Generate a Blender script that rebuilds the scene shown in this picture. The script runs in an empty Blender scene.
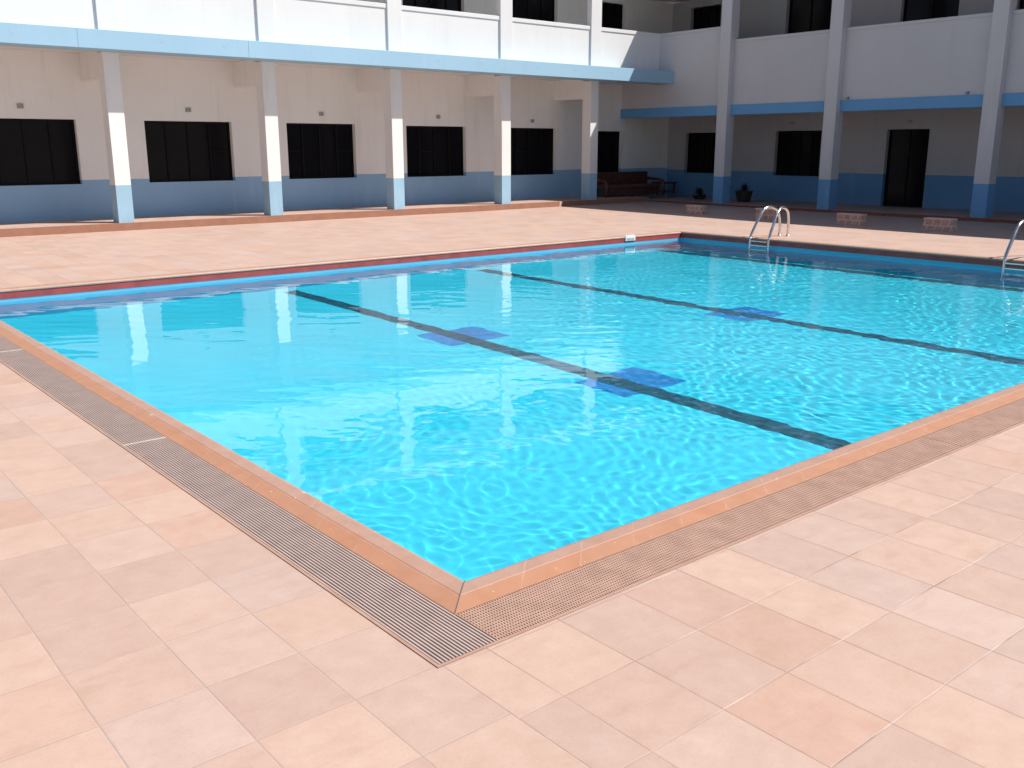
import bpy, bmesh, math, random
import numpy as np
from mathutils import Vector, Matrix
random.seed(7)
rng = np.random.RandomState(5)
SC = bpy.context.scene
COL = SC.collection
R = math.radians

# ------------------------------------------------------------------ camera
YAW, PITCH, ROLL, FPX = 0.875589, 0.244163, -0.0011, 950.08
cam_d = bpy.data.cameras.new('camera')
cam = bpy.data.objects.new('camera', cam_d); COL.objects.link(cam)
cam_d.sensor_width = 36.0
cam_d.lens = FPX * 36.0 / 1024.0
cam_d.clip_start = 0.05; cam_d.clip_end = 3000
Fw = Vector((math.cos(YAW)*math.cos(PITCH), math.sin(YAW)*math.cos(PITCH), -math.sin(PITCH)))
Rt = Vector((math.sin(YAW), -math.cos(YAW), 0)); Up = Rt.cross(Fw)
R2 = math.cos(ROLL)*Rt + math.sin(ROLL)*Up; U2 = -math.sin(ROLL)*Rt + math.cos(ROLL)*Up
M = Matrix((R2, U2, -Fw)).transposed().to_4x4()
M.translation = Vector((-2.1185, -2.8359, 1.7))
cam.matrix_world = M
SC.camera = cam

# ------------------------------------------------------------------ light
SUN_A, SUN_B = 0.61, 0.478            # towards the sun: (+A, -B, 1)
sun_dir = Vector((SUN_A, -SUN_B, 1)).normalized()
ELEV = math.asin(sun_dir.z)
AZ = math.atan2(sun_dir.x, sun_dir.y)  # clockwise from +Y
world = bpy.data.worlds.new('World'); SC.world = world
world.use_nodes = True
wn = world.node_tree; bg = wn.nodes['Background']
sky = wn.nodes.new('ShaderNodeTexSky'); sky.sky_type = 'NISHITA'
sky.sun_disc = False; sky.sun_elevation = ELEV; sky.sun_rotation = AZ
sky.air_density = 1.0; sky.dust_density = 1.0; sky.ozone_density = 1.0
wn.links.new(sky.outputs[0], bg.inputs[0]); bg.inputs[1].default_value = 0.07
sd = bpy.data.lights.new('sun', 'SUN'); sd.energy = 5.0; sd.angle = R(0.53)
sd.color = (1.0, 0.955, 0.89)
sun = bpy.data.objects.new('sun', sd); COL.objects.link(sun)
sun.rotation_euler = sun_dir.to_track_quat('Z', 'Y').to_euler()
sun.location = (10, -5, 20)
sd.cycles.is_caustics_light = True
SC.view_settings.view_transform = 'Standard'; SC.view_settings.look = 'None'
SC.view_settings.exposure = 0.46; SC.view_settings.gamma = 1
SC.view_settings.use_curve_mapping = False
SC.render.engine = 'CYCLES'
SC.cycles.max_bounces = 10; SC.cycles.diffuse_bounces = 5
SC.cycles.transmission_bounces = 6; SC.cycles.glossy_bounces = 4
SC.cycles.caustics_refractive = True; SC.cycles.caustics_reflective = True
SC.cycles.blur_glossy = 0.3
SC.cycles.sample_clamp_indirect = 6.0
SC.cycles.use_denoising = True

# ------------------------------------------------------------------ material helpers
class NT:
    def __init__(s, name):
        s.m = bpy.data.materials.new(name); s.m.use_nodes = True
        s.t = s.m.node_tree; s.b = s.t.nodes['Principled BSDF']
    def n(s, ty, **kw):
        nd = s.t.nodes.new(ty)
        for k, v in kw.items():
            setattr(nd, k, v)
        return nd
    def l(s, a, b): s.t.links.new(a, b)
    def val(s, sock, v):
        if isinstance(v, bpy.types.NodeSocket): s.l(v, sock)
        else: sock.default_value = v
    def math(s, op, a, b=0.0, c=0.0):
        m = s.n('ShaderNodeMath', operation=op)
        for i, v in enumerate((a, b, c)): s.val(m.inputs[i], v)
        return m.outputs[0]
    def mix(s, f, a, b):
        m = s.n('ShaderNodeMix', data_type='RGBA')
        s.val(m.inputs[0], f); s.val(m.inputs[6], a); s.val(m.inputs[7], b)
        return m.outputs[2]
    def noise(s, vec, scale, detail=4, rough=.55, out=0, dim='3D'):
        m = s.n('ShaderNodeTexNoise', noise_dimensions=dim)
        if vec is not None: s.l(vec, m.inputs['Vector'])
        m.inputs['Scale'].default_value = scale; m.inputs['Detail'].default_value = detail
        m.inputs['Roughness'].default_value = rough
        return m.outputs[out]
    def ramp(s, f, lo, hi, a=0.0, b=1.0):
        m = s.n('ShaderNodeMapRange'); m.clamp = True
        s.val(m.inputs[0], f); m.inputs[1].default_value = lo; m.inputs[2].default_value = hi
        m.inputs[3].default_value = a; m.inputs[4].default_value = b
        return m.outputs[0]
    def pos(s): return s.n('ShaderNodeNewGeometry').outputs['Position']
    def scale(s, v, xyz):
        m = s.n('ShaderNodeVectorMath', operation='MULTIPLY'); s.l(v, m.inputs[0]); m.inputs[1].default_value = xyz
        return m.outputs[0]
    def xyz(s, v):
        m = s.n('ShaderNodeSeparateXYZ'); s.l(v, m.inputs[0]); return m.outputs
    def comb(s, x, y, z=0.0):
        m = s.n('ShaderNodeCombineXYZ')
        for i, v in enumerate((x, y, z)): s.val(m.inputs[i], v)
        return m.outputs[0]
    def bump(s, h, dist, strength=1.0):
        m = s.n('ShaderNodeBump'); s.l(h, m.inputs['Height'])
        m.inputs['Distance'].default_value = dist; m.inputs['Strength'].default_value = strength
        s.l(m.outputs[0], s.b.inputs['Normal'])
    def col(s, c): s.val(s.b.inputs['Base Color'], c)
    def rough(s, r): s.val(s.b.inputs['Roughness'], r)

def rgb(*c): return (c[0], c[1], c[2], 1)

def plain(name, c, rough=.6, var=.12, scale=6, metal=0, bump=0, spec=.5):
    k = NT(name); p = k.pos()
    f = k.noise(p, scale, 5)
    lo = rgb(*[x*(1-var) for x in c]); hi = rgb(*[min(1, x*(1+var)) for x in c])
    k.col(k.mix(k.ramp(f, .3, .7), lo, hi)); k.rough(rough)
    k.b.inputs['Metallic'].default_value = metal
    k.b.inputs['Specular IOR Level'].default_value = spec
    if bump: k.bump(k.noise(p, scale*8, 3), bump)
    return k.m

def painted(name, white, blue, top):
    """masonry paint: white above, blue dado below the height `top`, with weathering"""
    k = NT(name); p = k.pos(); X = k.xyz(p)
    big = k.noise(p, .7, 4); st = k.noise(k.scale(p, (3.5, 3.5, .35)), 1.6, 5, .6)
    fine = k.noise(p, 22, 4, .6)
    w = k.mix(k.ramp(big, .35, .68), rgb(*[c*.95 for c in white]), rgb(*white))
    w = k.mix(k.math('MULTIPLY', k.ramp(st, .54, .75), .30 if blue else .14), w, rgb(white[0]*.72, white[1]*.68, white[2]*.62))
    if blue is not None:
        b = k.mix(k.ramp(big, .35, .68), rgb(*[c*.88 for c in blue]), rgb(*blue))
        b = k.mix(k.math('MULTIPLY', k.ramp(st, .55, .75), .3), b, rgb(blue[0]*1.35+.03, blue[1]*1.2+.03, blue[2]*1.05+.02))
        wob = k.math('MULTIPLY', k.math('SUBTRACT', k.noise(p, 2.2, 3), .5), .018)
        f = k.math('LESS_THAN', k.math('ADD', X[2], wob), top)
        # scuffs near the floor
        sc = k.math('MULTIPLY', k.ramp(X[2], .2, .42, 1, 0), k.ramp(fine, .45, .7))
        b = k.mix(k.math('MULTIPLY', sc, .45), b, rgb(.30, .25, .21))
        w = k.mix(f, w, b)
    k.col(w); k.rough(.72)
    k.b.inputs['Specular IOR Level'].default_value = .25
    k.bump(fine, .0035, .6)
    return k.m

WHITE = (.81, .815, .795)
BLUE = (.265, .50, .735)
LBLUE = (.34, .545, .70)
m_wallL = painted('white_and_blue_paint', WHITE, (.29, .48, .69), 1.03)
WHR_SHADE = (.50, .515, .56)  # white toned down to carry the wing's shade
m_wallR_shade = painted('shade_tinted_white_and_blue_wing', (.43, .43, .45), (.115, .275, .50), .975)  # corridor shade is painted in: the white is darkened and slightly blued
m_whiteR_shade = painted('shade_tinted_white_wing', (.56, .565, .585), None, 0)  # white paint with the wing's shade put into its colour
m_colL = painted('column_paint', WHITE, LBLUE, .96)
m_colR_shade = painted('shade_tinted_column_wing', (.58, .585, .605), (.15, .35, .62), .875)  # shade painted into the column white, darker than on the sunlit columns
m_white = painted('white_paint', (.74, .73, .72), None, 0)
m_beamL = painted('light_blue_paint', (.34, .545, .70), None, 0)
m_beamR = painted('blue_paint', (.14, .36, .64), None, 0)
m_frame = plain('dark_window_frame', (.0055, .0055, .006), .5, .1, 6, 0, 0, .12)
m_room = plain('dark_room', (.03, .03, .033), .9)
m_curtain = plain('dark_curtain', (.05, .045, .045), .9, .3, 3)
m_box = plain('grey_plastic', (.32, .31, .30), .6)
m_stain = plain('stain', (.36, .50, .60), .7)
m_conc = plain('concrete', (.42, .40, .37), .85, .12, 3)

k = NT('dark_glass'); k.col(rgb(.006, .006, .008)); k.rough(.15)
k.b.inputs['Specular IOR Level'].default_value = .1; m_glass = k.m

k = NT('steel'); p = k.pos(); k.col(k.mix(k.noise(p, 30, 3), rgb(.62, .62, .62), rgb(.78, .77, .75)))
k.b.inputs['Metallic'].default_value = 1; k.rough(k.ramp(k.noise(p, 12, 3), .3, .7, .12, .3)); m_steel = k.m

def terracotta(name, ca, cb, seg=None, rough=.6):
    k = NT(name); p = k.pos(); X = k.xyz(p)
    f = k.noise(p, 5, 6, .6); g = k.noise(p, 38, 4, .6)
    c = k.mix(k.ramp(f, .32, .68), rgb(*ca), rgb(*cb))
    c = k.mix(k.math('MULTIPLY', k.ramp(g, .5, .75), .25), c, rgb(cb[0]*1.25, cb[1]*1.25, cb[2]*1.3))
    k.col(c); k.rough(rough); k.bump(g, .0015, .5)
    return k.m
m_riser = terracotta('terracotta_riser', (.29, .135, .085), (.35, .17, .11))
m_riserR = terracotta('dark_red_riser', (.16, .045, .035), (.22, .07, .05))
m_edge = terracotta('terracotta_edging', (.34, .20, .145), (.42, .26, .195))

# --- deck tiles: a grid of pinkish clay tiles, laid out as measured
def tile_mat(name, x0, y0, sx, sy, tint=(1, 1, 1), strip=True):
    tint = tuple(t*u for t, u in zip(tint, (.80, .765, .76)))
    k = NT(name); p = k.pos(); X = k.xyz(p)
    warp = k.noise(p, 1.3, 2)
    x = k.math('ADD', X[0], k.math('MULTIPLY', k.math('SUBTRACT', warp, .5), .012))
    y = X[1]
    if strip:   # the narrow make-up course beside the grating corner
        left = k.math('LESS_THAN', x, -.265)
        xr = k.math('DIVIDE', k.math('ADD', x, .265), sx)
        xl = k.math('DIVIDE', k.math('ADD', x, .452), sx)
        u = k.math('ADD', k.math('MULTIPLY', left, k.math('MINIMUM', xl, 0.5)), k.math('MULTIPLY', k.math('SUBTRACT', 1.0, left), xr))
        u = k.math('SUBTRACT', u, k.math('MULTIPLY', left, 20.0))
        # distance to the two special joints as well
    else:
        u = k.math('DIVIDE', k.math('SUBTRACT', x, x0), sx)
    if strip: y = k.math('SUBTRACT', y, k.math('MULTIPLY', k.math('LESS_THAN', x, -.452), .035))
    v = k.math('DIVIDE', k.math('SUBTRACT', y, y0), sy)
    fu = k.math('FRACT', u); fv = k.math('FRACT', v)
    du = k.math('MULTIPLY', k.math('MINIMUM', fu, k.math('SUBTRACT', 1.0, fu)), sx)
    if strip:
        du = k.math('MINIMUM', du, k.math('ABSOLUTE', k.math('ADD', x, .265)))
    dv = k.math('MULTIPLY', k.math('MINIMUM', fv, k.math('SUBTRACT', 1.0, fv)), sy)
    d = k.math('MINIMUM', du, dv)
    d = k.math('ADD', d, k.math('MULTIPLY', k.math('SUBTRACT', k.noise(p, 60, 2), .5), .0012))
    cell = k.comb(k.math('FLOOR', u), k.math('FLOOR', v), 3.0)
    wn_ = k.n('ShaderNodeTexWhiteNoise', noise_dimensions='3D'); k.l(cell, wn_.inputs['Vector'])
    r1 = wn_.outputs['Value']; rc = k.xyz(wn_.outputs['Color'])
    T = lambda c: rgb(*[a*b for a, b in zip(c, tint)])
    c = k.mix(k.ramp(r1, .0, .7), T((.565, .415, .345)), T((.595, .430, .340)))
    c = k.mix(k.ramp(rc[1], .5, .9), c, T((.585, .450, .385)))
    c = k.mix(k.ramp(rc[2], .80, .98), c, T((.575, .380, .290)))
    # within-tile clay clouding, each tile with its own offset and firing streaks
    off = k.n('ShaderNodeVectorMath', operation='ADD'); k.l(p, off.inputs[0])
    sc_ = k.scale(wn_.outputs['Color'], (40, 40, 40)); k.l(sc_, off.inputs[1])
    cl = k.noise(off.outputs[0], 9, 8, .68); fn = k.noise(p, 90, 3, .6)
    stre = k.noise(k.scale(off.outputs[0], (2.2, 7, 1)), 1.6, 5, .65)
    c = k.mix(k.ramp(cl, .30, .72), k.mix(.20, c, T((.46, .28, .225))), k.mix(.28, c, T((.68, .54, .48))))
    c = k.mix(k.math('MULTIPLY', k.ramp(stre, .56, .72), .28), c, T((.46, .29, .215)))
    c = k.mix(k.math('MULTIPLY', k.ramp(fn, .52, .75), .26), c, T((.40, .28, .23)))
    br_ = k.math('MULTIPLY_ADD', rc[0], .09, .94); c = k.mix(1.0, c, c); mv = k.n('ShaderNodeVectorMath', operation='SCALE'); k.l(c, mv.inputs[0]); k.l(br_, mv.inputs['Scale']); c = mv.outputs[0]
    # large soft staining across the deck
    lg = k.noise(k.scale(p, (1, .55, 1)), .55, 5, .6)
    c = k.mix(k.math('MULTIPLY', k.ramp(lg, .52, .75), .16), c, T((.42, .30, .25)))
    jw = k.ramp(k.noise(p, 1.7, 3), .35, .65, .0016, .0036)
    ju = k.math('SUBTRACT', 1.0, k.math('MINIMUM', k.math('DIVIDE', du, jw), 1.0)); jv = k.math('SUBTRACT', 1.0, k.math('MINIMUM', k.math('DIVIDE', dv, jw), 1.0))
    j = k.ramp(k.math('MAXIMUM', ju, jv), .0, .5)
    jt = k.ramp(k.noise(p, 3.2, 3), .38, .62)
    jc = k.mix(jt, T((.30, .215, .18)), T((.72, .61, .54)))
    jc = k.mix(k.math('GREATER_THAN', ju, jv), jc, T((.33, .225, .19)))
    jc = k.mix(k.math('MULTIPLY', k.math('LESS_THAN', x, -.452), .8), jc, T((.47, .385, .345)))
    edge = k.ramp(d, .003, .022, 1, 0)
    c = k.mix(k.math('MULTIPLY', edge, .06), c, T((.42, .29, .23)))
    c = k.mix(k.math('MULTIPLY', j, k.ramp(k.noise(p, 2.3, 4, .65), .34, .56, .35, 1)), c, jc)
    k.col(c)
    k.rough(k.ramp(cl, .3, .7, .50, .66)); k.b.inputs['Specular IOR Level'].default_value = .35
    h = k.math('ADD', k.ramp(d, .001, .005, 0, .6), k.math('MULTIPLY', cl, .55))
    h = k.math('ADD', h, k.math('MULTIPLY', fn, .12))
    h = k.math('ADD', h, k.math('MULTIPLY', rc[0], .35))
    k.bump(h, .0022, .6)
    return k.m
m_tile = tile_mat('clay_floor_tiles', -.265, -.49, .3335, .375)
m_plinth = tile_mat('plinth_floor_tiles', 0, 0, .3, .3, (.98, .98, .98), strip=False)

# --- coping
k = NT('coping_clay'); p = k.pos(); X = k.xyz(p)
uvn = k.n('ShaderNodeUVMap'); uvn.uv_map = 'UVMap'; U = k.xyz(uvn.outputs[0])
f = k.noise(p, 7, 6, .62); g = k.noise(p, 60, 3)
outer = k.mix(k.ramp(f, .3, .7), rgb(.385, .172, .092), rgb(.44, .215, .126))
inner = k.mix(k.ramp(f, .3, .7), rgb(.36, .20, .145), rgb(.40, .255, .205))
inner = k.mix(k.math('MULTIPLY', k.ramp(k.noise(p, 19, 5, .7), .50, .66), .55), inner, rgb(.44, .26, .165))
outer = k.mix(k.math('MULTIPLY', k.ramp(k.noise(p, 13, 5, .7), .52, .68), .45), outer, rgb(.36, .20, .14))
side = k.ramp(k.math('ADD', U[0], k.math('MULTIPLY', k.math('SUBTRACT', f, .5), .05)), .43, .52)
c = k.mix(side, outer, inner)
fr = k.math('FRACT', k.math('DIVIDE', U[1], .33)); cellc = k.math('FLOOR', k.math('DIVIDE', U[1], .33))
w_ = k.n('ShaderNodeTexWhiteNoise', noise_dimensions='1D'); k.l(cellc, w_.inputs['W'])
c = k.mix(k.ramp(w_.outputs['Value'], 0, 1, 0, .22), c, rgb(.36, .22, .16))
dj = k.math('MULTIPLY', k.math('MINIMUM', fr, k.math('SUBTRACT', 1.0, fr)), .33)
jn = k.math('MULTIPLY', k.ramp(dj, .0015, .004, 1, 0), k.ramp(k.noise(p, 6, 2), .42, .60))
c = k.mix(k.math('MULTIPLY', jn, .6), c, rgb(.50, .37, .29))
sp = k.math('GREATER_THAN', k.noise(p, 24, 2), .735)
c = k.mix(k.math('MULTIPLY', sp, .6), c, rgb(.74, .60, .50))
k.col(c); k.rough(.5); k.bump(g, .0012, .5); m_coping = k.m

m_slat = plain('grating_slat', (.42, .325, .29), .5, .10, 9)
m_slat_b = plain('grating_slat_brown', (.42, .27, .21), .5, .12, 9)
m_chan = plain('channel_dark', (.10, .095, .10), .8, .2, 6)

# --- pool surfaces
def pool_mat(name, c, c2, tile=.15, groove=.35):
    k = NT(name); p = k.pos()
    f = k.noise(p, .9, 4)
    cc = k.mix(k.ramp(f, .3, .7), rgb(*c), rgb(*c2))
    k.col(cc); k.rough(.6); k.b.inputs['Specular IOR Level'].default_value = .2
    return k.m
m_pfloor = pool_mat('pool_floor_tile', (.050, .63, .79), (.060, .665, .83))
m_pwall = pool_mat('pool_wall_tile', (.12, .42, .60), (.15, .47, .65))
m_red = plain('red_tile_band', (.37, .06, .055), .45, .2, 5)
m_lane = plain('lane_tile', (.018, .10, .15), .5, .45, 14)
m_mark = plain('blue_floor_tile', (.02, .25, .60), .5, .2, 8)

k = NT('water'); t = k.t
t.nodes.remove(k.b)
gl = k.n('ShaderNodeBsdfGlass'); gl.inputs['IOR'].default_value = 1.333; gl.inputs['Roughness'].default_value = 0.0
gl.inputs['Color'].default_value = (.97, .995, 1, 1)
k.l(gl.outputs[0], t.nodes['Material Output'].inputs['Surface']); m_water = k.m

# ------------------------------------------------------------------ mesh helpers
class MB:
    def __init__(s): s.bm = bmesh.new(); s.mats = []; s.mi = 0
    def mat(s, m):
        if m not in s.mats: s.mats.append(m)
        s.mi = s.mats.index(m); return s
    def box(s, a, b, bev=0):
        x0, x1 = sorted((a[0], b[0])); y0, y1 = sorted((a[1], b[1])); z0, z1 = sorted((a[2], b[2]))
        g = bmesh.ops.create_cube(s.bm, size=1)
        vs = g['verts']
        for v in vs:
            v.co = Vector((x0+(v.co.x+.5)*(x1-x0), y0+(v.co.y+.5)*(y1-y0), z0+(v.co.z+.5)*(z1-z0)))
        fs = set(f for v in vs for f in v.link_faces)
        if bev:
            es = list(set(e for v in vs for e in v.link_edges))
            r = bmesh.ops.bevel(s.bm, geom=es, offset=bev, segments=1, affect='EDGES')
            fs = [f for f in fs if f.is_valid] + list(r['faces'])
        for f in fs:
            if f.is_valid: f.material_index = s.mi
        return s
    def tube(s, pts, r, seg=10, caps=True, rr=None):
        pts = [Vector(p) for p in pts]; rings = []
        for i, p in enumerate(pts):
            if i == 0: d = pts[1]-p
            elif i == len(pts)-1: d = p-pts[i-1]
            else: d = (pts[i+1]-p).normalized()+(p-pts[i-1]).normalized()
            d.normalize(); q = d.to_track_quat('Z', 'Y')
            ra = rr[i] if rr else r
            rings.append([s.bm.verts.new(p+q @ Vector((ra*math.cos(a), ra*math.sin(a), 0))) for a in [2*math.pi*j/seg for j in range(seg)]])
        # align rings
        for i in range(1, len(rings)):
            best = min(range(seg), key=lambda o: (rings[i][o].co-pts[i]-(rings[i-1][0].co-pts[i-1])).length)
            rings[i] = rings[i][best:]+rings[i][:best]
        for a, b in zip(rings, rings[1:]):
            for j in range(seg):
                f = s.bm.faces.new((a[j], a[(j+1) % seg], b[(j+1) % seg], b[j])); f.smooth = True; f.material_index = s.mi
        if caps:
            for rg in (rings[0][::-1], rings[-1]):
                f = s.bm.faces.new(rg); f.material_index = s.mi
        return s
    def poly(s, pts):
        f = s.bm.faces.new([s.bm.verts.new(p) for p in pts]); f.material_index = s.mi; return s
    def build(s, name, m=None, parent=None):
        if m is not None and not s.mats: s.mats = [m]
        me = bpy.data.meshes.new(name)
        s.bm.normal_update(); s.bm.to_mesh(me); s.bm.free()
        for q in s.mats: me.materials.append(q)
        o = bpy.data.objects.new(name, me); COL.objects.link(o)
        if parent is not None: o.parent = parent; o.matrix_parent_inverse = parent.matrix_world.inverted()
        return o

def empty(name, loc=(0, 0, 0)):
    o = bpy.data.objects.new(name, None); COL.objects.link(o); o.location = loc
    o.empty_display_size = .2
    bpy.context.view_layer.update()
    return o
def tag(o, label=None, cat=None, group=None, kind=None):
    if label: o['label'] = label
    if cat: o['category'] = cat
    if group: o['group'] = group
    if kind: o['kind'] = kind
    return o
def box(name, a, b, m, parent=None, bev=0):
    q = MB(); q.box(a, b, bev); return q.build(name, m, parent)
def move_tree(root, new_loc):
    c = root.copy(); COL.objects.link(c)
    for ch in root.children:
        d = ch.copy(); COL.objects.link(d); d.parent = c; d.matrix_parent_inverse = ch.matrix_parent_inverse.copy()
        for g in ch.children:
            e = g.copy(); COL.objects.link(e); e.parent = d; e.matrix_parent_inverse = g.matrix_parent_inverse.copy()
    c.location = new_loc
    return c

# ------------------------------------------------------------------ geometry numbers (metres)
PX, PY = 13.216, 10.10           # pool inner size: X 0..PX, Y 0..PY
WZ = -.155                       # water level
FZ = -1.30                       # pool floor
CW, GW = .2032, .2547            # coping and grating widths
CO = CW+GW+.016                  # outer line of the edging

# ---- courtyard deck around the pool (a frame of sheets with a thickness) ----
BIG = 400
q = MB()
xs = [-BIG, -CO, PX+CW, 20.3, BIG]; ys = [-BIG, -CO, PY+CW, 17.4, BIG]   # falls gently towards the pool
# deck top as quads around the hole (near sides step back for the grating)
v = {}
for i, x in enumerate(xs):
    for j, y in enumerate(ys): v[i, j] = q.bm.verts.new((x, y, (0, 0, 0, .03, .03)[i]+(0, 0, 0, .045, .045)[j]))
for i in range(4):
    for j in range(4):
        if (i, j) != (1, 1): q.bm.faces.new((v[i, j], v[i+1, j], v[i+1, j+1], v[i, j+1]))
# skirts down at the hole
lo = {}
for ij in ((1, 1), (2, 1), (2, 2), (1, 2)):
    lo[ij] = q.bm.verts.new((xs[ij[0]], ys[ij[1]], -.16))
ring = [(1, 1), (2, 1), (2, 2), (1, 2)]
for a, b in zip(ring, ring[1:]+ring[:1]): q.bm.faces.new((v[a], v[b], lo[b], lo[a]))
deck = q.build('courtyard_floor', m_tile); tag(deck, kind='structure')

# ---- swimming pool ----
pool = empty('swimming_pool', (0, 0, 0))
tag(pool, 'rectangular blue swimming pool with terracotta coping in the tiled courtyard', 'swimming pool')
q = MB()
q.mat(m_pfloor).poly([(-.01, -.01, FZ), (PX+.01, -.01, FZ), (PX+.01, PY+.01, FZ), (-.01, PY+.01, FZ)])
q.mat(m_pwall)
IN = .012   # overhang of the coping
zt = -.112
C4 = [(-IN, -IN), (PX+IN, -IN), (PX+IN, PY+IN), (-IN, PY+IN)]
for (ax, ay), (bx, by) in zip(C4, C4[1:]+C4[:1]):
    q.poly([(bx, by, FZ), (ax, ay, FZ), (ax, ay, zt), (bx, by, zt)])
basin = q.build('basin', None, pool)
basin.cycles.is_caustics_receiver = True
# red tile band, 3 mm proud
q = MB(); e = IN-.004
C5 = [(-e, -e), (PX+e, -e), (PX+e, PY+e), (-e, PY+e)]
T = [(a+(.01 if a > 1 else -.01), b+(.01 if b > 1 else -.01)) for a, b in C5]
for i in range(4):
    a, b = C5[i], C5[(i+1) % 4]; ta, tb = T[i], T[(i+1) % 4]
    q.poly([(b[0], b[1], zt), (a[0], a[1], zt), (a[0], a[1], -.033), (b[0], b[1], -.033)])
    q.poly([(a[0], a[1], zt), (b[0], b[1], zt), (tb[0], tb[1], zt), (ta[0], ta[1], zt)])
    q.poly([(b[0], b[1], -.033), (a[0], a[1], -.033), (ta[0], ta[1], -.033), (tb[0], tb[1], -.033)])
q.build('tile_band', m_red, pool)
# coping: one moulded profile swept round the rim, mitred at the corners
prof = [(-CW, -.06), (-CW, .0015), (-CW+.004, .0025), (-.115, .011), (-.108, .0085), (-.102, .011), (-.03, .010), (-.012, .004), (-.003, -.006), (0, -.018), (-.003, -.028), (-IN-.02, -.030)]
q = MB(); uv = q.bm.loops.layers.uv.new('UVMap')
acc = [0]
for (a_, b_) in prof: pass
plen = [0]
for (a, b) in zip(prof, prof[1:]): plen.append(plen[-1]+math.dist(a, b))
def cornerpt(ci, o, z):   # o is negative outward
    sx = -1 if ci in (0, 3) else 1; sy = -1 if ci in (0, 1) else 1
    cx = 0 if sx < 0 else PX; cy = 0 if sy < 0 else PY
    return Vector((cx - o*sx, cy - o*sy, z))
L = [PX, PY, PX, PY]; offs = [0, 20.1, 40.3, 60.2]
for s_ in range(4):
    a, b = s_, (s_+1) % 4
    N = 40
    for i in range(len(prof)-1):
        p0, p1 = prof[i], prof[i+1]
        A0, B0 = cornerpt(a, *p0), cornerpt(b, *p0); A1, B1 = cornerpt(a, *p1), cornerpt(b, *p1)
        vs = [q.bm.verts.new(x) for x in (A0, B0, B1, A1)]
        f = q.bm.faces.new(vs)
        U_ = [(-(p[0])/CW) for p in (p0, p0, p1, p1)]
        V_ = [offs[s_]+(0 if s_ in (0,) else 0)+d for d in ((A0-A0).length, (B0-A0).length, (B0-A0).length, 0)]
        for lp, u_, v_ in zip(f.loops, U_, V_): lp[uv].uv = (1-u_, v_)
q.build('coping', m_coping, pool)
# mitre joint at the near corner
for ci in range(4):
    a = cornerpt(ci, -.004, 0.0); b = cornerpt(ci, -CW+.004, 0.0)
    d = (b-a).normalized(); n = Vector((-d.y, d.x, 0))*.0022
    q = MB(); z0, z1 = -.03, .0128
    P = [a+n*.8, a-n*.8, b-n, b+n]
    pts = [Vector((x.x, x.y, z1 if i in (0, 1) else .0045)) for i, x in enumerate(P)]
    mid = a.lerp(b, .5)
    pts = [Vector((*(a+n).xy, .0045)), Vector((*(a-n).xy, .0045)), Vector((*(a.lerp(b, .14)-n).xy, .0125)), Vector((*(mid-n).xy, .0130)), Vector((*(b-n).xy, .0042)), Vector((*(b+n).xy, .0042)), Vector((*(mid+n).xy, .0130)), Vector((*(a.lerp(b, .14)+n).xy, .0125))]
    for i0, i1, i2, i3 in ((0, 1, 2, 7), (7, 2, 3, 6), (6, 3, 4, 5)):
        q.poly([pts[i0], pts[i1], pts[i2], pts[i3]])
    q.build('mitre_joint', m_chan, pool)
# lane lines and blue floor markings on the pool floor
LANES = [4.24, 7.80, 12.32]; LW = .225
for x in LANES:
    w_ = LW*(1.35 if x > 12 else 1)
    o = box('lane_marking', (x-w_/2, .25, FZ), (x+w_/2, PY-.25, FZ+.008), m_lane, pool)
    o.cycles.is_caustics_receiver = True
for (x0, x1, y0, y1) in ((3.92, 4.76, 2.82, 3.50), (3.90, 4.74, 5.42, 6.1), (7.42, 8.26, 4.1, 4.8)):
    o = box('floor_marking', (x0, y0, FZ-.001), (x1, y1, FZ+.004), m_mark, pool)
    o.cycles.is_caustics_receiver = True

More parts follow.
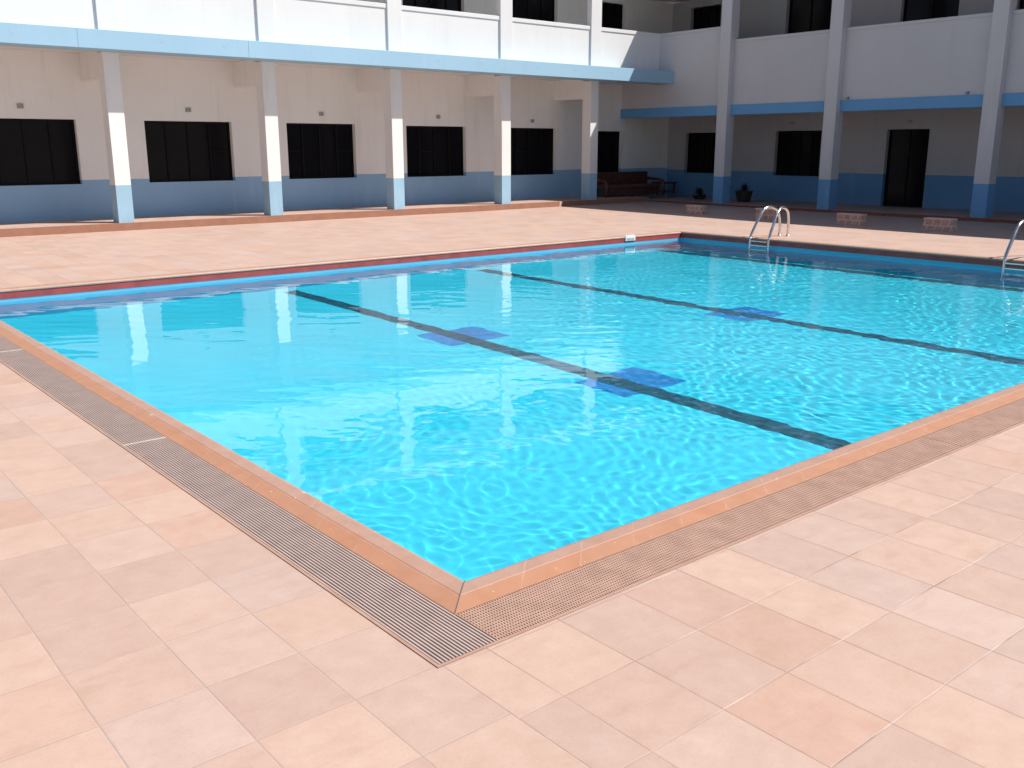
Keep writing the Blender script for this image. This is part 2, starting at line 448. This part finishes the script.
# ---- water surface: a rippled sheet ----
def waterheight(X, Y):
    H = np.zeros_like(X)
    r = np.random.RandomState(11)
    # domain warp so crests are not straight
    wx = X + .10*np.sin(1.3*Y+.7)+.07*np.sin(2.1*X+1.9*Y) + .03*np.sin(5.3*Y-3.1*X+1)
    wy = Y + .10*np.sin(1.1*X+.2)+.07*np.sin(2.4*Y-1.4*X+2) + .03*np.sin(4.7*X+3.9*Y)
    # ripple strength: rough towards the right and the near side, calm in the far left
    m = 1/(1+np.exp(-((X*.75 - Y*.60 - 1.3)/1.0)))
    m = .07+.93*m
    near = np.exp(-((X-.8)**2+(Y-.8)**2)/3.2**2)
    patch = .5+.5*np.sin(.9*X+.5*Y+1.2)*np.sin(.55*X-1.1*Y+.4)
    m = m*(.72+.45*patch)
    def band(l0, l1, n, slope, ang0=None, spread=math.pi):
        h = np.zeros_like(X)
        for i in range(n):
            lam = math.exp(r.uniform(math.log(l0), math.log(l1)))
            kk = 2*math.pi/lam
            th = r.uniform(-spread, spread) + (ang0 or 0)
            ph = r.uniform(0, 2*math.pi)
            a = slope/kk/math.sqrt(n/2)
            h += a*np.cos(kk*(wx*math.cos(th)+wy*math.sin(th))+ph)
        return h
    def field(l0, l1, n):      # smooth random field of unit gradient
        h = np.zeros_like(X)
        for i in range(n):
            kk = 2*math.pi/r.uniform(l0, l1); th = r.uniform(0, 6.283)
            h += np.cos(kk*(wx*math.cos(th)+wy*math.sin(th))+r.uniform(0, 6.283))/kk
        return h/math.sqrt(n/2)
    def ridge(l0, l1, n, slope, w):   # narrow rounded crests along the zero lines of a field
        f = field(l0, l1, n)
        return -slope*np.sqrt(f*f+w*w)
    H += band(.8, 2.2, 10, .0050, .9, .9)
    H += (.65+.35*m)*(.72+.28*np.sin(.8*X+.3)*np.sin(.7*Y+1.9*np.sin(.5*X)))*(1-.6*near)*band(.16, .45, 18, .0120, .88, .5)
    H += m*band(.30, .62, 14, .0042)
    H += m*band(.09, .18, 30, .0125)
    g = np.maximum(m, near)
    H += g*ridge(.22, .36, 12, .0048, .008)
    H += g*ridge(.13, .22, 16, .0046, .006)
    return H
nx, ny = 1000, 800
gx = -.011+(PX+.022)*np.linspace(0, 1, nx)**1.35; gy = -.011+(PY+.022)*np.linspace(0, 1, ny)**1.3   # finer near the viewer
GX, GY = np.meshgrid(gx, gy)
HZ = waterheight(GX, GY)
co = np.stack([GX.ravel(), GY.ravel(), (HZ+WZ).ravel()], 1).astype(np.float32)
me = bpy.data.meshes.new('pool_water')
nv = nx*ny; nf = (nx-1)*(ny-1)
me.vertices.add(nv); me.vertices.foreach_set('co', co.ravel())
ii = np.arange(nf); rI = ii//(nx-1); cI = ii % (nx-1); b0 = rI*nx+cI
lv = np.stack([b0, b0+1, b0+nx+1, b0+nx], 1).astype(np.int32).ravel()
me.loops.add(nf*4); me.loops.foreach_set('vertex_index', lv)
me.polygons.add(nf); me.polygons.foreach_set('loop_start', (ii*4).astype(np.int32))
me.polygons.foreach_set('use_smooth', np.ones(nf, dtype=bool))
me.update(calc_edges=True); me.materials.append(m_water)
water = bpy.data.objects.new('pool_water', me); COL.objects.link(water)
tag(water, kind='structure')
water.cycles.is_caustics_caster = True

# ---- overflow channel with gratings ----
q = MB()
z = -.05
def strip(x0, y0, x1, y1, zz): q.poly([(x0, y0, zz), (x1, y0, zz), (x1, y1, zz), (x0, y1, zz)])
strip(-CO, -CO, -CW, PY+CW, z); strip(-CW, -CO, PX+CW, -CW, z)
chan = q.build('drain_channel', m_chan); tag(chan, kind='structure')
# thin terracotta edging between the tiles and the grating
q = MB(); ew = .014
q.box((-CO+.001, -CO+.001, -.05), (-CO+ew, PY+CW, .0035)); q.box((-CO+ew, -CO+.001, -.05), (PX+CW, -CO+ew, .0035))
edg = q.build('edging_strip', m_edge); tag(edg, 'thin terracotta edging strip between the deck tiles and the drain grating', 'edging')

def grating_left(y0, y1, label):
    q = MB().mat(m_slat); n = 17; pitch = GW/n
    x = -CW-GW
    for i in range(n):
        q.box((x+pitch*(i+.24), y0, -.018), (x+pitch*(i+.74), y1, .001))
    q.mat(m_chan)
    yy = y0+.10
    while yy < y1: q.box((x+.004, yy-.004, -.03), (-CW-.004, yy+.004, -.0165)); yy += .2
    o = q.build('drain_grating'); return tag(o, label, 'drain grating', 'drain grating panels round the pool')
def grating_right(x0, x1, label):
    q = MB().mat(m_slat_b); pitch = .0125
    y0 = -CW-GW; n = int((x1-x0)/pitch)
    for i in range(n):
        q.box((x0+pitch*(i+.2), y0, -.018), (x0+pitch*(i+.72), -CW-.002, .000))
    for j in range(1, 14):
        yy = y0+GW*j/14
        q.box((x0+.002, yy-.0028, -.014), (x1-.002, yy+.0028, .0022))
    o = q.build('drain_grating'); return tag(o, label, 'drain grating', 'drain grating panels round the pool')
YL = [-CW-GW, 2.73, 6.10, PY+CW]
gl_lab = ['grey striped drain grating panel at the near corner of the pool coping', 'middle grey grating panel along the left pool edge, between two pale joints', 'farthest grey grating panel along the left pool edge']
for i in range(3): grating_left(YL[i]+.004, YL[i+1]-.004, gl_lab[i])
XL = [-CW, 3.3, PX+CW]
gr_lab = ['brown dotted grating panel meeting the grey striped panel at the near pool corner', 'plain brown grating panel running off the right border of the photo']
for i in range(2):
    grating_right(XL[i]+.001, XL[i+1]-.001, gr_lab[i])
# pale mortar joints in the left channel
for y in YL[1:3]:
    tag(box('mortar_joint', (-CW-GW, y-.004, -.03), (-CW, y+.004, .0025), plain('mortar', (.62, .52, .46), .8), None), 'thin pale mortar joint between two grey grating panels' + (', the nearer one' if y < 4 else ', the farther one'), 'joint')

# ------------------------------------------------------------------ buildings
def wall_holes(q, axis, c0, c1, u0, u1, z0, z1, holes):
    """wall slab between c0..c1 on `axis`, running u0..u1, with rectangular holes (ua,ub,za,zb)"""
    us = sorted(set([u0, u1]+[h for a in holes for h in a[:2]]))
    us = [u for u in us if u0 <= u <= u1]
    zs = sorted(set([z0, z1]+[h for a in holes for h in a[2:]]))
    zs = [z for z in zs if z0 <= z <= z1]
    def hole(u, z): return any(a[0] < u < a[1] and a[2] < z < a[3] for a in holes)
    # one welded mesh
    vt = {}
    def V(u, c, z):
        key = (round(u, 5), round(c, 5), round(z, 5))
        if key not in vt: vt[key] = q.bm.verts.new((u, c, z) if axis == 'y' else (c, u, z))
        return vt[key]
    def F(*p):
        f = q.bm.faces.new([V(*x) for x in p]); f.material_index = q.mi
    nu, nz = len(us)-1, len(zs)-1
    solid = [[not hole((us[i]+us[i+1])/2, (zs[j]+zs[j+1])/2) for j in range(nz)] for i in range(nu)]
    S = lambda i, j: 0 <= i < nu and 0 <= j < nz and solid[i][j]
    for i in range(nu):
        for j in range(nz):
            if not solid[i][j]: continue
            a, b, c, d = us[i], us[i+1], zs[j], zs[j+1]
            F((a, c0, c), (b, c0, c), (b, c0, d), (a, c0, d)); F((a, c1, c), (a, c1, d), (b, c1, d), (b, c1, c))
            if not S(i-1, j): F((a, c0, c), (a, c0, d), (a, c1, d), (a, c1, c))
            if not S(i+1, j): F((b, c0, c), (b, c1, c), (b, c1, d), (b, c0, d))
            if not S(i, j-1): F((a, c0, c), (a, c1, c), (b, c1, c), (b, c0, c))
            if not S(i, j+1): F((a, c0, d), (b, c0, d), (b, c1, d), (a, c1, d))
    bmesh.ops.recalc_face_normals(q.bm, faces=q.bm.faces[:])

def window(parent, axis, c, ua, ub, za, zb, door=False, seed=0, depth=.13):
    """dark metal window set `depth` behind the wall face at c (towards +axis)"""
    rr = random.Random(seed)
    def B(qq, u0, u1, c0, c1, z0, z1):
        if axis == 'y': qq.box((u0, c0, z0), (u1, c1, z1))
        else: qq.box((c0, u0, z0), (c1, u1, z1))
    g = .003
    f0, f1 = c+depth, c+depth+.05
    q = MB(); t = .045
    B(q, ua+g, ub-g, f0, f1, za+g, za+t); B(q, ua+g, ub-g, f0, f1, zb-t, zb-g)
    B(q, ua+g, ua+t, f0, f1, za+t, zb-t); B(q, ub-t, ub-g, f0, f1, za+t, zb-t)
    n = 2 if door else 3
    for i in range(1, n+1 if not door else n):
        u = ua+(ub-ua)*i/(n if door else n+1)
        B(q, u-.022, u+.022, f0-.006, f1-.004, za+t, zb-t)
    if not door:
        zz = za+(zb-za)*.5
        for i in (0, 3) if rr.random() < .6 else (1,):
            w = (ub-ua)/4
            B(q, ua+w*i+.03, ua+w*(i+1)-.03, f0+.004, f1-.008, zz-.012, zz+.012)
    fr = q.build('door' if door else 'window', m_frame, parent)
    q = MB(); B(q, ua+t*.9, ub-t*.9, f0+.022, f0+.028, za+t*.9, zb-t*.9)
    q.build('pane', m_glass, fr)
    return fr

GZ = 3.55; UF = 3.90; UC = 6.28; RZ = 6.50      # ground ceiling, upper floor, upper ceiling, roof top
PLZ = .20; PRZ = .11
LX0 = -6.0                                     # left end of the left building (out of frame)
# ---------------- left building
bl = empty('poolside_building', (6, 19, 0))
tag(bl, 'sunlit two-storey white building with light blue canopy along the far left side of the pool', 'building')
YW = 19.0; XR = 22.9
Lwin = [(2.10-3.42*k_, 4.13-3.42*k_, .945, 2.28) for k_ in (2, 1)] + [(2.10, 4.13, .945, 2.28), (5.56, 7.58, .945, 2.28), (8.98, 10.89, .945, 2.28), (12.45, 14.43, .925, 2.26), (15.85, 17.84, .905, 2.25), (19.30, 20.70, .895, 2.19)]
Uwin = [(a-.0, b+.0, 4.60, 5.99) for (a, b, c, d) in Lwin]
q = MB(); wall_holes(q, 'y', YW, YW+.22, LX0, XR, -.02, RZ-.3, Lwin+Uwin); q.build('wall', m_wallL, bl)
for i, w in enumerate(Lwin): window(bl, 'y', YW, *w, seed=i)
for i, w in enumerate(Uwin): window(bl, 'y', YW, *w, seed=i+20)
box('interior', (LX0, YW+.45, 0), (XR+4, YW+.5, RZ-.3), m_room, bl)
# floors, slabs
PLE = 16.93
box('ceiling_slab', (LX0, 17.50, GZ+.06), (XR, YW-.002, UF-.02), m_white, bl)
box('canopy', (LX0, 16.88, 3.533), (20.668, 17.498, 3.885), m_beamL, bl, .006)
# expansion joints on the canopy front
for x in (.32, 3.725, 7.14):
    box('canopy_joint', (x-.0035, 16.876, 3.54), (x+.0035, 16.879, 3.88), m_stain, bl)
for x in (2.6, 5.3, 6.6, 8.6, 10.2, 12.0, 13.3, 15.2, 16.6, 18.0):
    box('drip_hole', (x-.022, 16.877, 3.715), (x+.022, 16.8795, 3.75), m_stain, bl)
box('parapet', (LX0, 17.474, 3.886), (20.668, 17.62, 4.90), m_white, bl)
pcx = [.95, 4.312, 7.671, 10.991, 14.444, 17.731]
cw = .315
px0 = LX0
for x in [-5.8, -2.4]+pcx: pass
rails = [(LX0, -2.4-.004)]
allc = [-2.4]+pcx
for a, b in zip(allc, allc[1:]): rails.append((a+cw+.003, b-.003))
rails.append((allc[-1]+cw+.003, 20.72))
for a, b in rails: box('rail_coping', (a, 17.455, 4.90), (b, 17.66, 4.998), m_white, bl, .006)
for x in allc:
    q = MB().mat(m_colL); q.box((x, 17.435, PLZ-.02), (x+cw, 17.775, 3.532), .004)
    q.build('column', None, bl)
    # upper pilaster standing on the canopy
    box('pilaster', (x+(-.03), 17.43, 3.886), (x+cw+.06, 17.615, UC), m_white, bl, .004)
    # cross beam under the slab, behind the column
    box('cross_beam', (x+.02, 17.777, 3.05), (x+cw-.02, YW-.002, 3.608), m_wallL, bl)
box('roof', (LX0, 17.40, UC+.002), (20.665, YW+.6, RZ), m_white, bl)
for x, z in ((3.085, 2.525), (6.569, 2.526), (9.935, 2.507), (13.49, 2.50), (16.87, 2.45)):
    q = MB(); q.box((x-.06, YW-.035, z-.045), (x+.06, YW-.001, z+.045), .006); q.box((x-.045, YW-.04, z-.03), (x-.01, YW-.034, z+.03)); q.box((x+.01, YW-.04, z-.03), (x+.045, YW-.034, z+.03))
    q.build('junction_box', m_box, bl)
# plinth: steps back at its right-hand end
q = MB().mat(m_plinth)
q.box((LX0, 17.422, -.02), (20.29, YW, PLZ), 0)
plin = q.build('plinth', None, bl)
box('plinth_riser', (LX0, 17.404, -.02), (16.53, 17.4215, PLZ+.002), m_riser, bl); box('plinth_riser', (16.615, 17.404, -.02), (20.29, 17.4215, PLZ+.002), m_riser, bl)
q = MB(); q.box((16.532, 17.400, -.02), (16.613, 17.4215, PLZ+.003))
q.build('plinth_end', plain('pale_stone_edge', (.60, .47, .38), .6), bl)

# ---------------- right building (shaded wing)
br = empty('shaded_wing', (22, 10, 0))
tag(br, 'white two-storey wing in shade with blue beams between tall columns, beyond the ladders', 'building')
XP = 20.635; XC = 20.423; YE = -14.0
XB = 22.9
Rwin = [(16.9, 18.24, .88, 2.15), (13.20, 14.76, .865, 2.165)]
Rdoor = [(9.98, 11.18, PRZ, 2.16)]
Rmore = [(4.6, 6.2, .865, 2.165), (.9, 2.4, .865, 2.165), (-2.6, -1.1, .865, 2.165)]
RU = [(17.05, 18.24, 4.60, 5.99), (9.55, 11.10, 3.92, 5.99), (13.19, 14.66, 3.92, 5.99), (6.6, 8.12, 4.6, 5.99), (1.0, 2.6, 4.6, 5.99), (-2.5, -1.0, 4.6, 5.99)]
q = MB(); wall_holes(q, 'x', XB, XB+.22, YE, YW-.002, -.02, RZ-.3, Rwin+Rdoor+Rmore+RU); q.build('wall', m_wallR_shade, br)
for i, w in enumerate(Rwin+Rmore): window(br, 'x', XB, *w, seed=i+40)
window(br, 'x', XB, *Rdoor[0], door=True, seed=3)
for i, w in enumerate(RU): window(br, 'x', XB, *w, door=(w[2] < 4), seed=i+60)
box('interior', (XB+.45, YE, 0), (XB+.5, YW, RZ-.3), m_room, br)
ycol = [15.052, 11.598, 7.543, 3.55, -.45, -4.45, -8.45]
w2 = .35
def rbay(y0, y1, top):
    box('parapet', (XP, y0, 2.856), (XP+.13, y1, top-.075), m_whiteR_shade, br)
    box('rail_coping', (XP-.03, y0, top-.0745), (XP+.16, y1, top), m_whiteR_shade, br, .005)
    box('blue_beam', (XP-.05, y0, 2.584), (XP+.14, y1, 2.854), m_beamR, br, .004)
rbay(15.055, YW-.004, 4.998)
for a, b in zip(ycol, ycol[1:]): rbay(b+.003, a-w2-.003, 4.615)
for y in ycol:
    q = MB().mat(m_colR_shade); q.box((XC, y-w2, PRZ-.02), (XP+.14, y, UC), .004)
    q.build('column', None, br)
box('ceiling_slab', (XP+.135, YE, GZ+.06), (XB-.002, 17.50, UF-.03), m_whiteR_shade, br)
box('ceiling_slab', (XP+.135, 17.502, 2.90), (XB-.002, YW-.004, 3.6), m_whiteR_shade, br)
box('roof', (20.50, YE, UC+.002), (XB+.6, YW+.6, RZ+.002), m_whiteR_shade, br)
box('roof_parapet', (20.52, YE, RZ+.003), (XP+.1, YW+.6, RZ+.03), m_whiteR_shade, br)
for y, z in ((14.219, 2.388), (10.554, 2.357), (7.0, 2.37)):
    q = MB(); q.box((XB-.035, y-.06, z-.04), (XB-.001, y+.06, z+.04), .006); q.box((XB-.05, y-.025, z-.02), (XB-.034, y+.025, z+.02), .004)
    q.build('junction_box', m_box, br)
for y in (11.05, 8.0):
    q = MB(); q.tube([(XP-.09, y, 2.90), (XP+.0, y, 2.91)], .03, 8); q.build('drain_spout', m_box, br)
q = MB().mat(m_plinth); q.box((20.32, YE, -.02), (XB+.1, 17.99, PRZ)); q.build('plinth', None, br)
box('plinth_riser', (20.30, YE, -.02), (20.318, 17.4, PRZ+.002), m_riserR, br)

# ------------------------------------------------------------------ objects
# pool ladders
def make_ladder():
    t = empty('pool_ladder', (13.6, 8.2, 0))
    for yf, yb in ((8.28, 8.31), (7.86, 8.12)):
        ym = lambda s: yf+(yb-yf)*s
        pts = [(13.08, yf, -1.05), (13.08, yf, -.4), (13.08, yf, .0), (13.10, yf, .07), (13.16, ym(.06), .16), (13.34, ym(.22), .40), (13.42, ym(.3), .49), (13.50, ym(.38), .545), (13.60, ym(.5), .575), (13.74, ym(.6), .57), (13.88, ym(.75), .53), (13.98, ym(.88), .47), (14.04, ym(.95), .34), (14.06, yb, .18), (14.06, yb, .001)]
        q = MB(); q.tube(pts, .026, 12); q.build('rail', m_steel, t)
        q = MB(); q.tube([(14.06, yb, .001), (14.06, yb, .012)], .038, 14); q.build('floor_flange', m_steel, t)
        q = MB(); q.tube([(13.08, yf, .001+.012), (13.08, yf, .03)], .027, 12); q.build('collar', m_steel, t)
    for z in (-.035, -.115, -.34, -.58, -.82):
        box('rung', (13.04, 7.88, z-.012), (13.12, 8.26, z+.012), m_steel, t, .004)
    return t
la = make_ladder()
tag(la, 'steel pool ladder fully in view near the far pool corner', 'pool ladder', 'steel ladders on the far right pool edge')
lb = move_tree(la, (13.6, 8.2-4.73, 0))
lb['label'] = 'steel pool ladder cut off by the right border of the photo'

# starting blocks
m_cream = plain('cream_mortar', (.62, .47, .41), .75, .15, 9)
k = NT('block_brick'); p = k.pos()
co_ = k.n('ShaderNodeTexCoord'); 
bt = k.n('ShaderNodeTexBrick'); X = k.xyz(co_.outputs['Object'])
k.l(k.comb(k.math('ADD', X[1], X[0]), X[2], 0), bt.inputs['Vector'])
bt.inputs['Scale'].default_value = 1; bt.inputs['Brick Width'].default_value = .17; bt.inputs['Row Height'].default_value = .125
bt.inputs['Mortar Size'].default_value = .011; bt.offset = .37
bt.inputs['Color1'].default_value = rgb(.50, .23, .17); bt.inputs['Color2'].default_value = rgb(.58, .32, .26); bt.inputs['Mortar'].default_value = rgb(.68, .54, .48)
c = k.mix(k.math('MULTIPLY', k.ramp(k.noise(p, 14, 4), .5, .66), .55), bt.outputs[0], rgb(.66, .50, .44))
k.col(c); k.rough(.8); m_brick = k.m
def block(y0, y1, h, flare, depth, label):
    cy = (y0+y1)/2; t = empty('starting_block', (17.3, cy, 0))
    q = MB(); w = (y1-y0)/2
    P = [Vector((x, cy+s*(w+(flare if zz == 0 else 0)), zz)) for zz in (0, h-.03) for (x, s) in ((17.3-(.02 if zz == 0 else 0), -1), (17.3+depth, -1), (17.3+depth, 1), (17.3-(.02 if zz == 0 else 0), 1))]
    vs = [q.bm.verts.new(p_) for p_ in P]
    for f in ((0, 1, 5, 4), (1, 2, 6, 5), (2, 3, 7, 6), (3, 0, 4, 7), (4, 5, 6, 7), (0, 3, 2, 1)): q.bm.faces.new([vs[i] for i in f])
    q.build('body', m_brick, t)
    box('top_slab', (17.285, cy-w-.012, h-.0295), (17.3+depth+.012, cy+w+.012, h), m_cream, t, .004)
    tag(t, label, 'starting block', 'brick starting blocks in the shade behind the far pool edge')
block(12.90, 13.40, .25, .0, .16, 'low brick starting block nearest the corner column, leftmost of the row')
block(10.70, 11.25, .27, .0, .18, 'low brick starting block seen behind the full pool ladder')
block(8.45, 9.06, .265, .0, .18, 'low brick starting block standing left of the dark doorway')
block(6.46, 7.04, .27, .04, .22, 'rightmost brick starting block, with a slightly flared base')

# wooden settee in the corner
m_wood = plain('dark_wood', (.07, .024, .015), .55, .35, 7)
m_wood2 = plain('red_brown_wood', (.12, .042, .024), .5, .3, 7)
FZ0 = PRZ
PRZ = PLZ
t = empty('wooden_settee', (20.3, 18.45, PRZ))
def B(n, a, b, m=m_wood, bev=.01): return box(n, a, b, m, t, bev)
B('seat', (19.15, 18.10, .46), (21.62, 18.68, .56), m_wood2, .02)
q = MB(); q.box((19.15, 18.69, .50), (21.62, 18.76, .94), .02)
for i in range(9): q.box((19.25+.26*i, 18.672, .60), (19.42+.26*i, 18.689, .86), .005)
q.build('backrest', m_wood, t)
for x in (19.02, 21.63):
    q = MB(); q.tube([(x+.05, 18.07, PRZ), (x+.05, 18.05, .5), (x+.05, 18.08, .66), (x+.05, 18.3, .70), (x+.05, 18.74, .72)], .045, 8); q.build('armrest', m_wood2, t)
for x in (19.2, 20.35, 21.5):
    for y in (18.14, 18.6): B('leg', (x, y, PRZ), (x+.08, y+.08, .459))
B('apron', (19.28, 18.105, .24), (21.5, 18.13, .459), m_wood)
tag(t, 'dark brown wooden settee in the shaded corner under the left building window', 'settee')
t = empty('wooden_side_table', (22.05, 18.4, PRZ))
B('table_top', (21.78, 18.12, .55), (22.42, 18.68, .60), m_wood)
for x in (21.82, 22.32):
    for y in (18.16, 18.58): B('leg', (x, y, PRZ), (x+.06, y+.06, .549))
B('shelf', (21.84, 18.18, .28), (22.36, 18.62, .31), m_wood2)
tag(t, 'small dark wooden table at the right end of the settee', 'side table')

PRZ = FZ0
# potted plants beside the corner column
m_pot = plain('dark_pot', (.035, .03, .03), .6, .3, 9); m_leaf = plain('leaf', (.018, .042, .018), .5, .4, 9)
def plant(x, y, pr, ph, lh, label, seed):
    rr = random.Random(seed); t = empty('potted_plant', (x, y, PRZ))
    q = MB(); q.tube([(x, y, PRZ), (x, y, PRZ+.03), (x, y, PRZ+ph*.9), (x, y, PRZ+ph)], pr, 14, True, [pr*.7, pr*.75, pr, pr*1.06]); q.build('pot', m_pot, t)
    q = MB()
    for i in range(90):
        a = rr.uniform(0, 6.28); tl = rr.uniform(.2, 1.35); ln = rr.uniform(.5, 1)*lh; w = rr.uniform(.015, .03)
        d = Vector((math.cos(a)*math.sin(tl), math.sin(a)*math.sin(tl), math.cos(tl))); s = Vector((-math.sin(a), math.cos(a), 0))*w
        b = Vector((x, y, PRZ+ph)); m_ = b+d*ln*.6; e_ = b+d*ln-Vector((0, 0, ln*.3*math.sin(tl)))
        q.poly([b-s*.3, b+s*.3, m_+s, m_-s]); q.poly([m_-s, m_+s, e_])
    q.build('foliage', m_leaf, t)
    tag(t, label, 'potted plant')
plant(21.9, 16.75, .22, .12, .34, 'low dark leafy plant left of the corner column, in front of the window', 3)
plant(21.8, 14.98, .26, .32, .30, 'dark pot of short leaves right of the corner column', 4)

# white plastic skimmer cover over the far coping
t = empty('depth_marker', (11.7, 10.15, 0))
m_wp = plain('white_plastic', (.80, .80, .78), .4, .05)
q = MB(); q.box((11.57, 10.11, .011), (11.83, 10.16, .022), .004); q.box((11.56, 10.092, -.085), (11.84, 10.099, .010), .003)
q.build('plate', m_wp, t)
q = MB()
for i in range(6):
    x = 11.588+.038*i
    q.box((x, 10.0895, -.075), (x+.024, 10.0915, -.03)); q.box((x, 10.12, .0222), (x+.02, 10.15, .0232))
q.build('grille_slots', m_box, t)
tag(t, 'small white slotted plate clipped over the far coping near the pool corner', 'pool fitting')
# strips of pale tape lying on the far-left deck
o = MB(); o.box((1.95, 11.92, .001), (2.8, 11.965, .006)); o.box((2.1, 11.80, .001), (2.42, 11.825, .005))
tag(o.build('pale_strip', m_wp), 'thin pale strip lying on the deck behind the far left pool edge', 'strip')
